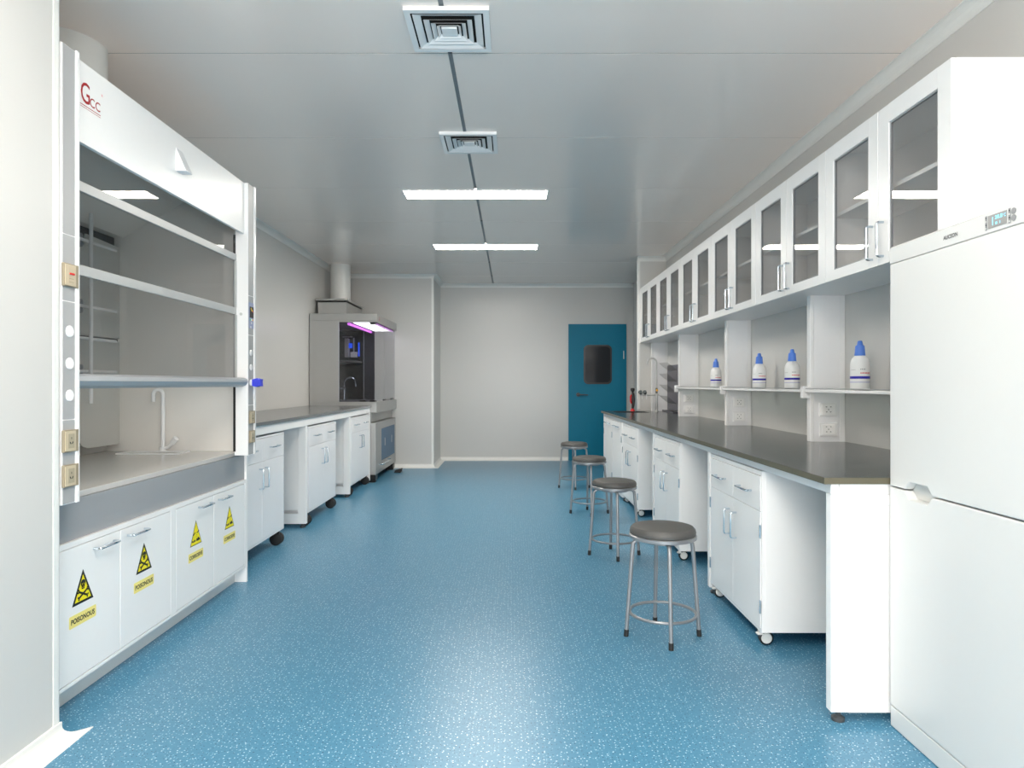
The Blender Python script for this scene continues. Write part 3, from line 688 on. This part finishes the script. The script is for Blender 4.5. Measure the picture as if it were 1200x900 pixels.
for i, y0 in enumerate(ups):
    b = MB().box(1.80, 1.985, y0, y0+0.044, 0.906, 1.778, 'cool_white')
    b.box(1.778, 1.799, y0-0.002, y0+0.046, 0.906, 1.778, 'glosswhite', 0.002).box(1.955, 1.985, y0-0.002, y0-0.0001, 0.906, 1.778, 'glosswhite')
    u = b.build('upright', rk)
    if 0 < i < 4:
        for z in (1.098, 0.980): wall_socket(y0-0.0001, z, u)
        MB().box(1.735, 1.777, y0+0.004, y0+0.040, 1.165, 1.236, 'glosswhite', 0.002).cyl((1.750, y0+0.004, 1.222), (1.750, y0-0.004, 1.222), 0.010, 'glosswhite').build('bracket', u)
for ya, yb in ((2.65, 4.066), (4.118, 5.661), (5.713, 7.261)):
    sh = MB().box(1.757, 1.765, ya, yb, 1.204, 1.216, 'glosswhite').box(1.955, 1.963, ya, yb, 1.204, 1.216, 'glosswhite').box(1.765, 1.955, ya, ya+0.008, 1.204, 1.212, 'glosswhite').box(1.765, 1.955, yb-0.008, yb, 1.204, 1.212, 'glosswhite').build('shelf', rk)
    MB().box(1.766, 1.954, ya+0.001, yb-0.001, 1.2122, 1.2158, 'clearglass').build('shelf_glass', sh)
    MB().box(1.742, 1.756, ya, yb, 1.201, 1.217, 'glosswhite', 0.002).build('front_rail', sh)
    MB().cyl((1.749, ya, 1.2235), (1.749, yb, 1.2235), 0.0025, 'hoodgrey', seg=8).build('guard_rod', sh)

# bottles on the shelf
def make_bottle(c):
    x, y, z = c
    t = thing('reagent_bottle', '', 'bottle', c, 'white bottles with blue caps on the glass shelves')
    prof = [(0.040, 0), (0.0475, 0.004), (0.0485, 0.012), (0.0485, 0.1325), (0.046, 0.152), (0.039, 0.170), (0.029, 0.182), (0.024, 0.186), (0.024, 0.189)]
    MB().lathe(prof, c, 'bottle', 36).build('body', t)
    cp = [(0.0262, 0.186), (0.0262, 0.192), (0.0255, 0.203), (0.0215, 0.240), (0.0175, 0.240), (0.0150, 0.244), (0.0115, 0.263), (0.009, 0.266)]
    b = MB().lathe(cp, c, 'cap', 28)
    for k in range(18):
        a = 2*PI*k/18; b.loft([(x+0.0262*math.cos(a), y+0.0262*math.sin(a), z+0.188), (x+0.0215*math.cos(a), y+0.0215*math.sin(a), z+0.238)], 0.0012, 'cap', 4)
    b.build('cap', t)
    b = MB(); r = 0.0489
    def band(z0, z1, m, a0=0, a1=360, n=40):
        P = [(x+r*math.cos(R(a0+(a1-a0)*k/n)), y+r*math.sin(R(a0+(a1-a0)*k/n))) for k in range(n+1)]
        for k in range(n): b.poly([(P[k][0], P[k][1], z+z0), (P[k+1][0], P[k+1][1], z+z0), (P[k+1][0], P[k+1][1], z+z1), (P[k][0], P[k][1], z+z1)], m)
    band(0.062, 0.0755, 'labelblue'); band(0.0425, 0.0450, 'labelthin')
    fa = 244   # facing angle towards the camera
    b.build('label_band', t); b = MB()
    for a in list(range(fa-60, fa-28, 7)): band(0.1085, 0.1105, 'labelgrey', a, a+4.5, 2)
    for a in list(range(fa+2, fa+34, 8)): band(0.110, 0.1155, 'labelgrey', a, a+4.5, 2)
    for a in list(range(fa+2, fa+66, 9)): band(0.0895, 0.0955, 'labelred', a, a+(7 if a % 2 else 6), 2)
    tag(b.build('label_print', t), kind='stuff')
    return t
b0 = make_bottle((1.87, 3.669, 1.216))
spots = [(3.669, 'white bottle with blue cap, rightmost, beside the fridge'), (4.557, 'white bottle with blue cap on middle shelf, right of the pair'),
         (5.163, 'white bottle with blue cap on middle shelf, left of the pair'), (6.26, 'white bottle with blue cap, leftmost and farthest away')]
for i, (y, lab) in enumerate(spots):
    o = b0 if i == 0 else copy_tree(b0)
    put(o, (1.87, y, 1.216), lab)

# wall cabinets ------------------------------------------------------
def wall_cabinet(y0, y1):
    xf = 1.64; z0, z1 = 1.779, 2.470
    t = thing('wall_cabinet', '', 'cabinet', (1.81, (y0+y1)/2, z0), 'white wall cabinets with glass doors')
    b = MB(); xb = xf+0.019; th = 0.018
    b.box(xb, XR-0.001, y0, y0+th, z0, z1, 'white').box(xb, XR-0.001, y1-th, y1, z0, z1, 'white')
    b.box(xb, XR-0.001, y0+th, y1-th, z0, z0+th, 'white').box(xb, XR-0.001, y0+th, y1-th, z1-th, z1, 'white')
    b.box(XR-0.008, XR-0.001, y0+th, y1-th, z0+th, z1-th, 'white'); b.build('carcass', t)
    MB().box(xb+0.02, XR-0.009, y0+th+0.001, y1-th-0.001, 2.112, 2.130, 'white').build('shelf', t)
    ym = (y0+y1)/2; g = 0.0018
    for a, c, hy in ((y0+g, ym-g, ym-0.045), (ym+g, y1-g, ym+0.045)):
        sl, sr = 0.082, 0.085
        d = MB().box(xf, xb-0.001, a, a+sl, z0+0.001, z1, 'white', 0.0015).box(xf, xb-0.001, c-sr, c, z0+0.001, z1, 'white', 0.0015).box(xf, xb-0.001, a+sl, c-sr, 2.390, z1, 'white').box(xf, xb-0.001, a+sl, c-sr, z0+0.001, 1.831, 'white').build('door', t)
        fr = MB(); 
        for ya, yb, za, zb in ((a+sl, a+sl+0.006, 1.831, 2.390), (c-sr-0.006, c-sr, 1.831, 2.390), (a+sl+0.006, c-sr-0.006, 1.831, 1.837), (a+sl+0.006, c-sr-0.006, 2.384, 2.390)):
            fr.box(xf+0.005, xb-0.002, ya, yb, za, zb, 'hoodgrey')
        fr.build('gasket', d)
        MB().box(xf+0.008, xf+0.012, a+sl+0.006, c-sr-0.006, 1.837, 2.384, 'cabglass').build('glass_pane', d)
        bar_handle((xf, hy, 1.815), (xf, hy, 1.965), (-1, 0, 0), d, 0.0055)
    return t
UW = 1.025; Y0 = 2.548
wc0 = wall_cabinet(Y0, Y0+UW-0.001)
labs = ['largest looking wall cabinet with glass doors, above the fridge', 'wall cabinet with glass doors, second from the fridge', 'wall cabinet with glass doors, third from the fridge',
        'wall cabinet with glass doors, fourth from the fridge', 'wall cabinet with glass doors, second from the far end', 'smallest looking wall cabinet with glass doors, at the far end by the teal door']
for i, lab in enumerate(labs):
    o = wc0 if i == 0 else copy_tree(wc0)
    p = wc0.location.copy() if i == 0 else Vector((1.81, Y0+UW/2-0.0005+UW*i, 1.779))
    put(o, p, lab)
struct(MB().box(1.645, XR-0.001, Y0+6*UW, 8.783, 1.779, 2.470, 'white').build('trim_11'))

# fridge --------------------------------------------------------------
FX = 1.383; FY0, FY1 = 1.76, 2.50
fr = thing('fridge', 'tall white medical fridge with blue digital display, right foreground', 'fridge', (1.68, 2.13, 0))
MB().box(FX+0.047, 1.975, FY0+0.002, FY1-0.002, 0.02, 1.745, 'fridge', 0.004).build('body', fr)
MB().box(FX+0.002, FX+0.046, FY0, FY1, 0.002, 0.0765, 'fridge', 0.004).build('plinth', fr)
def notch(z_edge, sgn, z_far, mid=2.325):
    e = z_edge; c = 0.877; pk = c + sgn*0.030
    pts = [(FY1-0.001, e), (2.405, e), (2.378, pk), (2.276, pk), (2.249, e), (FY0+0.001, e), (FY0+0.001, z_far), (FY1-0.001, z_far)]
    return pts
def fdoor(name, pts):
    b = MB().prism(pts, 'x', FX, FX+0.046, 'fridge')
    es = [e for e in b.bm.edges if abs(e.verts[0].co.x-FX) < 1e-5 and abs(e.verts[1].co.x-FX) < 1e-5]
    r = bmesh.ops.bevel(b.bm, geom=es, offset=0.005, segments=3, profile=0.5, affect='EDGES')
    return b.build(name, fr)
fdoor('upper_door', notch(0.8795, 1, 1.6865)); fdoor('lower_door', notch(0.8745, -1, 0.080))
MB().prism([(2.404, 0.877), (2.378, 0.906), (2.276, 0.906), (2.250, 0.877), (2.276, 0.848), (2.378, 0.848)], 'x', FX+0.030, FX+0.0465, 'recess').build('pocket_handle', fr)
pts = [(FX+0.001, 1.690), (FX+0.004, 1.688), (FX+0.046, 1.688), (FX+0.046, 1.751), (FX+0.008, 1.751), (FX, 1.744)]
cp = MB().prism(pts, 'y', FY0, FY1, 'fridge').build('control_panel', fr)
rt, up = (0, -1, 0), (0, 0, 1)
MB().text('AUCSON', (FX-0.0006, 2.153, 1.7105), rt, up, 0.0175, 'ink', width=0.070, bold=0.012).build('logo', cp)
b = MB().box(FX-0.0012, FX, 1.9075, 1.983, 1.700, 1.737, 'screen')
b.box(FX-0.0016, FX-0.0012, 1.9615, 1.9635, 1.706, 1.730, 'digits')
b.text('28.8', (FX-0.0018, 1.938, 1.7215), rt, up, 0.0145, 'digits', width=0.030, bold=0.01).text('\u00b0C', (FX-0.0018, 1.915, 1.7205), rt, up, 0.013, 'digits', width=0.010)
b.text('8 1', (FX-0.0018, 1.940, 1.7060), rt, up, 0.011, 'digits', width=0.020)
b.build('display', cp)
for y0, y1 in ((1.987, 1.994), (1.893, 1.901)):
    b = MB().box(FX-0.001, FX, y0, y1, 1.697, 1.7385, 'labelgrey')
    for k in range(4): b.box(FX-0.0014, FX-0.001, y0+0.0015, y1-0.0015, 1.700+k*0.010, 1.7045+k*0.010, 'darkgrey' if k % 2 else 'recess')
    b.build('indicator_strip', cp)
for z in (1.7275, 1.7085): MB().cyl((FX, 1.8805, z), (FX-0.002, 1.8805, z), 0.0085, 'labelgrey', seg=20).build('button', cp)

# stools ------------------------------------------------------------
def make_stool():
    t = thing('lab_stool', '', 'stool', (0, 0, 0), 'round grey stools in a row')
    MB().lathe([(0.150, 0.508), (0.160, 0.511), (0.1615, 0.522), (0.158, 0.536), (0.148, 0.546), (0.12, 0.552), (0.06, 0.554), (0.0, 0.5545)][:-1], (0, 0, 0), 'seat', 48).build('seat', t)
    b = MB().lathe([(0.1, 0.489), (0.160, 0.488), (0.1645, 0.491), (0.1645, 0.505), (0.160, 0.508), (0.1, 0.508)], (0, 0, 0), 'stool', 48); b.build('seat_rim', t)
    for k in range(4):
        a = R(-90+90*k); u = Vector((math.cos(a), math.sin(a), 0))
        pth = [u*0.085+Vector((0, 0, 0.478)), u*0.118+Vector((0, 0, 0.478)), u*0.135+Vector((0, 0, 0.473)), u*0.146+Vector((0, 0, 0.460)), u*0.149+Vector((0, 0, 0.44)), u*0.181+Vector((0, 0, 0.012))]
        l = MB().loft(pth, 0.0105, 'stool', 12).build('leg', t)
        MB().cyl(u*0.1815+Vector((0, 0, 0)), u*0.179+Vector((0, 0, 0.034)), 0.0118, 'rubber', seg=14).build('foot_cap', l)
    MB().loft([(0.1, 0, 0), (-0.1, 0, 0)], 0.001, 'stool').bm.free()
    MB().cyl((0, 0, 0.470), (0, 0, 0.4885), 0.10, 'stool', seg=28).build('under_plate', t)
    n = 44; MB().loft([(0.1615*math.cos(2*PI*k/n), 0.1615*math.sin(2*PI*k/n), 0.118) for k in range(n)], 0.0078, 'stool', 10, closed=True).build('foot_ring', t)
    return t
st0 = make_stool()
for i, (y, lab) in enumerate(((3.385, 'round grey padded stool nearest the camera'), (4.992, 'round grey padded stool, second from the camera'),
                              (6.60, 'round grey padded stool, third from the camera'), (8.215, 'round grey padded stool farthest away, in front of the teal door'))):
    o = st0 if i == 0 else copy_tree(st0)
    put(o, (0.747, y, 0), lab)

# tall lab tap at the far sink ----------------------------------------
tp = thing('lab_tap', 'tall white swan neck laboratory tap with grey side valves at the sink', 'tap', (1.80, 8.50, 0.906))
x, y = 1.80, 8.50; zc = 1.114
path = [(x, y, zc), (x, y, 1.50)] + [(x-0.058+0.058*math.cos(a), y, 1.515+0.058*math.sin(a)) for a in [k*PI/10 for k in range(10)]] + [(x-0.116, y, 1.515), (x-0.120, y, 1.49)]
MB().loft(path, [0.010]*(len(path)-1)+[0.008], 'tapgrey', 12).build('spout', tp)
MB().cyl((x, y, 0.906), (x, y, zc), 0.016, 'tapgrey').lathe([(0.028, 0), (0.028, 0.008), (0.018, 0.016)], (x, y, 0.906), 'tapgrey', 20).build('column', tp)
MB().cyl((x+0.03, y, zc), (1.60, y, zc), 0.011, 'tapgrey').build('cross_pipe', tp)
MB().cyl((x, y, 1.135), (x, y, 1.20), 0.013, 'darkgrey').box(x-0.014, x+0.014, y-0.018, y-0.012, 1.158, 1.182, 'labelblue').cyl((x, y-0.012, 1.172), (x, y-0.03, 1.172), 0.014, 'orange', seg=12).build('water_valve', tp)
for xx in (1.60, 1.655):
    v = MB().loft([(xx, y-0.01, zc), (xx, y-0.04, zc+0.012)], 0.009, 'tapgrey').loft([(xx, y-0.03, zc+0.02), (xx-0.015, y-0.05, zc+0.04)], [0.020, 0.026], 'knobgrey', 8).build('side_valve', tp)
    MB().loft([(xx+0.012, y-0.012, zc), (xx+0.014, y-0.03, zc-0.02), (xx+0.014, y-0.03, zc-0.055)], [0.009, 0.008, 0.004], 'glosswhite', 10).build('hose_nozzle', v)

# eyewash sprayer
ew = thing('eyewash_sprayer', 'black and red hand-held eyewash sprayer standing behind the sink', 'sprayer', (1.535, 8.69, 0.906))
x, y = 1.535, 8.69
MB().lathe([(0.030, 0), (0.028, 0.010), (0.016, 0.028), (0.012, 0.034)], (x, y, 0.906), 'red', 18).build('base', ew)
MB().loft([(x, y, 0.938), (x+0.006, y, 0.97), (x+0.010, y, 1.05), (x+0.006, y, 1.12), (x, y, 1.15)], [0.014, 0.017, 0.021, 0.018, 0.011], 'black', 14).build('body', ew)
MB().loft([(x-0.014, y, 1.00), (x-0.024, y, 1.03), (x-0.024, y, 1.09), (x-0.014, y, 1.115)], [0.008, 0.011, 0.011, 0.008], 'red', 10).build('lever', ew)
MB().lathe([(0.010, 0.240), (0.014, 0.246), (0.024, 0.256), (0.027, 0.272), (0.024, 0.288), (0.014, 0.294)], (x, y, 0.906), 'rubber', 18).build('spray_head', ew)

# drying rack
dk = thing('drying_rack', 'black pegboard drying rack with slanted pegs leaning on the right wall', 'drying rack', (1.97, 8.38, 0.906))
MB().box(1.966, 1.984, 8.10, 8.64, 0.925, 1.483, 'rack', 0.002).build('board', dk)
MB().box(1.905, 1.984, 8.08, 8.66, 0.9062, 0.912, 'rack').box(1.905, 1.911, 8.08, 8.66, 0.912, 0.926, 'rack').box(1.911, 1.984, 8.08, 8.086, 0.912, 0.922, 'rack').box(1.911, 1.984, 8.654, 8.66, 0.912, 0.922, 'rack').build('drip_tray', dk)
for zr in (1.43, 1.295, 1.16, 1.025):
    for k in range(5):
        yy = 8.16+0.095*k
        p = MB().loft([(1.966, yy, zr-0.012), (1.945, yy, zr), (1.845, yy, zr+0.082)], [0.004, 0.003, 0.0025], 'darkgrey', 8).build('peg', dk)
        MB().cyl((1.9655, yy, zr-0.010), (1.960, yy, zr-0.012), 0.016, 'labelgrey', seg=10).build('peg_plate', p)

# ------------------------------------------------------------------ steel hood at the far left
sh = thing('steel_fume_hood', 'smaller stainless steel fume hood with lit canopy and blue cupboard doors, far left corner', 'fume hood', (-2.14, 9.38, 0))
A0, A1 = 8.635, 10.115; XB = -2.562; XF = -1.712
MB().box(XB, XF, A0, A1, 2.05, 2.143, 'steel', 0.004).box(XB, XF, A0, A0+0.012, 2.034, 2.05, 'steel').box(XB, XF, A1-0.012, A1, 2.034, 2.05, 'steel').box(XF-0.012, XF, A0+0.012, A1-0.012, 2.034, 2.05, 'steel').build('canopy', sh)
b = MB().box(XF, XF+0.0012, 8.78, 8.85, 2.065, 2.07, 'red'); b.text('G', (XF+0.0014, 8.81, 2.078), (0, 1, 0), (0, 0, 1), 0.055, 'darkred', bold=0.02); tag(b.build('logo', sh), kind='stuff')
MB().box(-2.02, -1.80, A0+0.06, A1-0.06, 2.026, 2.033, 'hoodlamp').box(-2.02, -1.80, A0+0.06, A1-0.06, 2.033, 2.0495, 'steel').build('canopy_lamp', sh)
MB().cyl((-2.08, A0+0.05, 2.014), (-2.08, A1-0.05, 2.014), 0.015, 'uv', seg=12).box(-2.10, -2.06, A0+0.04, A1-0.04, 2.030, 2.0495, 'darksteel').build('purple_tube', sh)
MB().cyl((-1.765, A0+0.05, 2.024), (-1.765, A1-0.05, 2.024), 0.010, 'uv', seg=12).box(-1.775, -1.755, A0+0.04, A1-0.04, 2.034, 2.0495, 'darksteel').build('purple_tube', sh)
MB().box(XB, -2.200, A0, A0+0.014, 1.024, 2.034, 'steel').build('side_panel', sh)
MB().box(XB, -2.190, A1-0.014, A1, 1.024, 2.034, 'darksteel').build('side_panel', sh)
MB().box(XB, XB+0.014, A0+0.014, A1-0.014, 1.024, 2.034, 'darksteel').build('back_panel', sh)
MB().box(-2.200, -2.188, A0, A0+0.02, 1.024, 2.034, 'alu').build('corner_strip', sh)
MB().box(-2.200, -2.188, A1-0.02, A1, 1.024, 2.034, 'alu').build('corner_strip', sh)
MB().box(-2.187, -1.745, A0+0.004, A0+0.010, 1.026, 2.032, 'smokeglass').build('side_glass', sh)
MB().box(-2.187, -1.745, A1-0.010, A1-0.004, 1.026, 2.032, 'smokeglass').build('side_glass', sh)
MB().box(-1.743, -1.737, A0+0.004, 9.29, 1.026, 2.032, 'smokeglass').build('front_glass', sh)
MB().box(-1.743, -1.737, 9.294, A1-0.004, 1.026, 2.032, 'smokeglass').build('front_glass', sh)
for x0, x1, y0, y1, z in ((-1.93, -1.85, A0+0.002, A0+0.03, 1.0245), (-1.80, -1.735, A0+0.0, A0+0.12, 1.0245), (-1.75, -1.73, 9.80, 9.95, 1.0245), (-1.75, -1.73, 9.22, 9.36, 1.0245), (-1.80, -1.735, A0, A0+0.10, 2.010), (-1.93, -1.87, A1-0.03, A1, 1.995)):
    MB().box(x0, x1, y0, y1, z, z+0.022, 'black').build('glass_clip', sh)
MB().box(XB, XF, A0, A1, 0.886, 1.024, 'steel', 0.004).build('deck', sh)
MB().box(XB+0.02, -1.78, A0+0.005, A1-0.005, 0.765, 0.885, 'steel').build('control_band', sh)
MB().box(XB+0.02, -1.744, A0+0.004, A1-0.005, 0.10, 0.757, 'steel', 0.002).build('cupboard', sh)
fb = MB()
fb.box(-1.743, -1.725, A0+0.004, 9.02, 0.10, 0.757, 'steel').box(-1.743, -1.725, 9.02, A1-0.005, 0.66, 0.757, 'steel').box(-1.743, -1.725, 9.02, A1-0.005, 0.10, 0.235, 'steel').box(-1.743, -1.725, 10.05, A1-0.005, 0.235, 0.66, 'steel')
fb.build('door_surround', sh)
for y0, y1 in ((9.023, 9.53), (9.534, 10.047)):
    d = MB().box(-1.743, -1.729, y0, y1, 0.238, 0.657, 'bluegate').build('door', sh)
    MB().box(-1.729, -1.722, (y0+y1)/2-0.006, (y0+y1)/2+0.006, 0.42, 0.52, 'alu').build('handle', d)
bar_handle((-1.725, 8.86, 0.21), (-1.725, 9.46, 0.21), (1, 0, 0), sh, 0.009, proj=0.05)
for x, y in ((-1.80, 8.72), (-1.80, 9.99), (-2.45, 8.72), (-2.45, 9.99)):
    MB().box(x-0.05, x+0.07, y-0.07, y+0.07, 0.02, 0.0995, 'black', 0.006).box(x-0.04, x+0.06, y-0.05, y+0.05, 0, 0.02, 'rubber').build('foot', sh)
# inside: shelf, made-up device standing in for reflections, tap
MB().box(-2.545, -2.22, 9.60, A1-0.015, 1.560, 1.580, 'steel').build('shelf', sh)
b = MB().box(-2.46, -2.40, 10.02, 10.10, 1.64, 1.92, 'recess', 0.006).box(-2.40, -2.36, 10.03, 10.10, 1.78, 1.85, 'bluereflect').box(-2.37, -2.27, 10.00, 10.03, 1.64, 1.72, 'glosswhite', 0.004)
b.box(-2.50, -2.36, 10.06, 10.10, 1.94, 1.955, 'recess').box(-2.34, -2.33, 10.05, 10.10, 1.72, 1.93, 'alu').box(-2.27, -2.255, 10.07, 10.10, 1.66, 1.86, 'bluereflect')
b.build('reflection_stand_in', sh)
x, y = -2.32, 9.45
path = [(x, y, 1.024), (x, y, 1.25)] + [(x+0.075-0.075*math.cos(a), y, 1.265+0.075*math.sin(a)) for a in [k*PI/10 for k in range(10)]] + [(x+0.152, y, 1.25), (x+0.158, y, 1.215)]
b = MB().loft(path, 0.013, 'chrome', 12).cyl((x, y, 1.024), (x, y, 1.20), 0.030, 'chrome').cyl((x-0.11, y-0.02, 1.17), (x, y, 1.21), 0.012, 'chrome').cyl((x, y-0.05, 1.19), (x, y+0.01, 1.19), 0.022, 'chrome')
b.build('tap', sh)
# plenum box and duct on the steel hood
pb = MB().box(-2.53, -2.16, 8.90, 9.83, 2.1435, 2.315, 'steel').box(-2.555, -2.145, 8.87, 9.86, 2.335, 2.362, 'steel', 0.003).box(-2.53, -2.17, 8.91, 9.82, 2.315, 2.335, 'black')
tag(pb.build('exhaust_plenum', origin=(-2.34, 9.36, 2.1435)), 'grey flat-topped exhaust box on the roof of the steel hood', 'exhaust box')
tag(MB().cyl((-2.36, 9.40, 2.362), (-2.36, 9.40, H), 0.135, 'trim', seg=36).build('exhaust_duct', origin=(-2.36, 9.40, 2.362)), 'narrow round white duct rising above the steel hood in the far corner', 'duct')
# foot pedal on the floor
b = MB().box(-1.66, -1.57, 9.60, 9.78, 0.0, 0.012, 'black', 0.003).prism([(-1.655, 0.012), (-1.575, 0.012), (-1.56, 0.045), (-1.575, 0.050), (-1.655, 0.028)], 'y', 9.62, 9.76, 'rubber')
tag(b.build('foot_pedal', origin=(-1.62, 9.69, 0)), 'small black foot pedal on the floor in front of the steel hood', 'pedal')
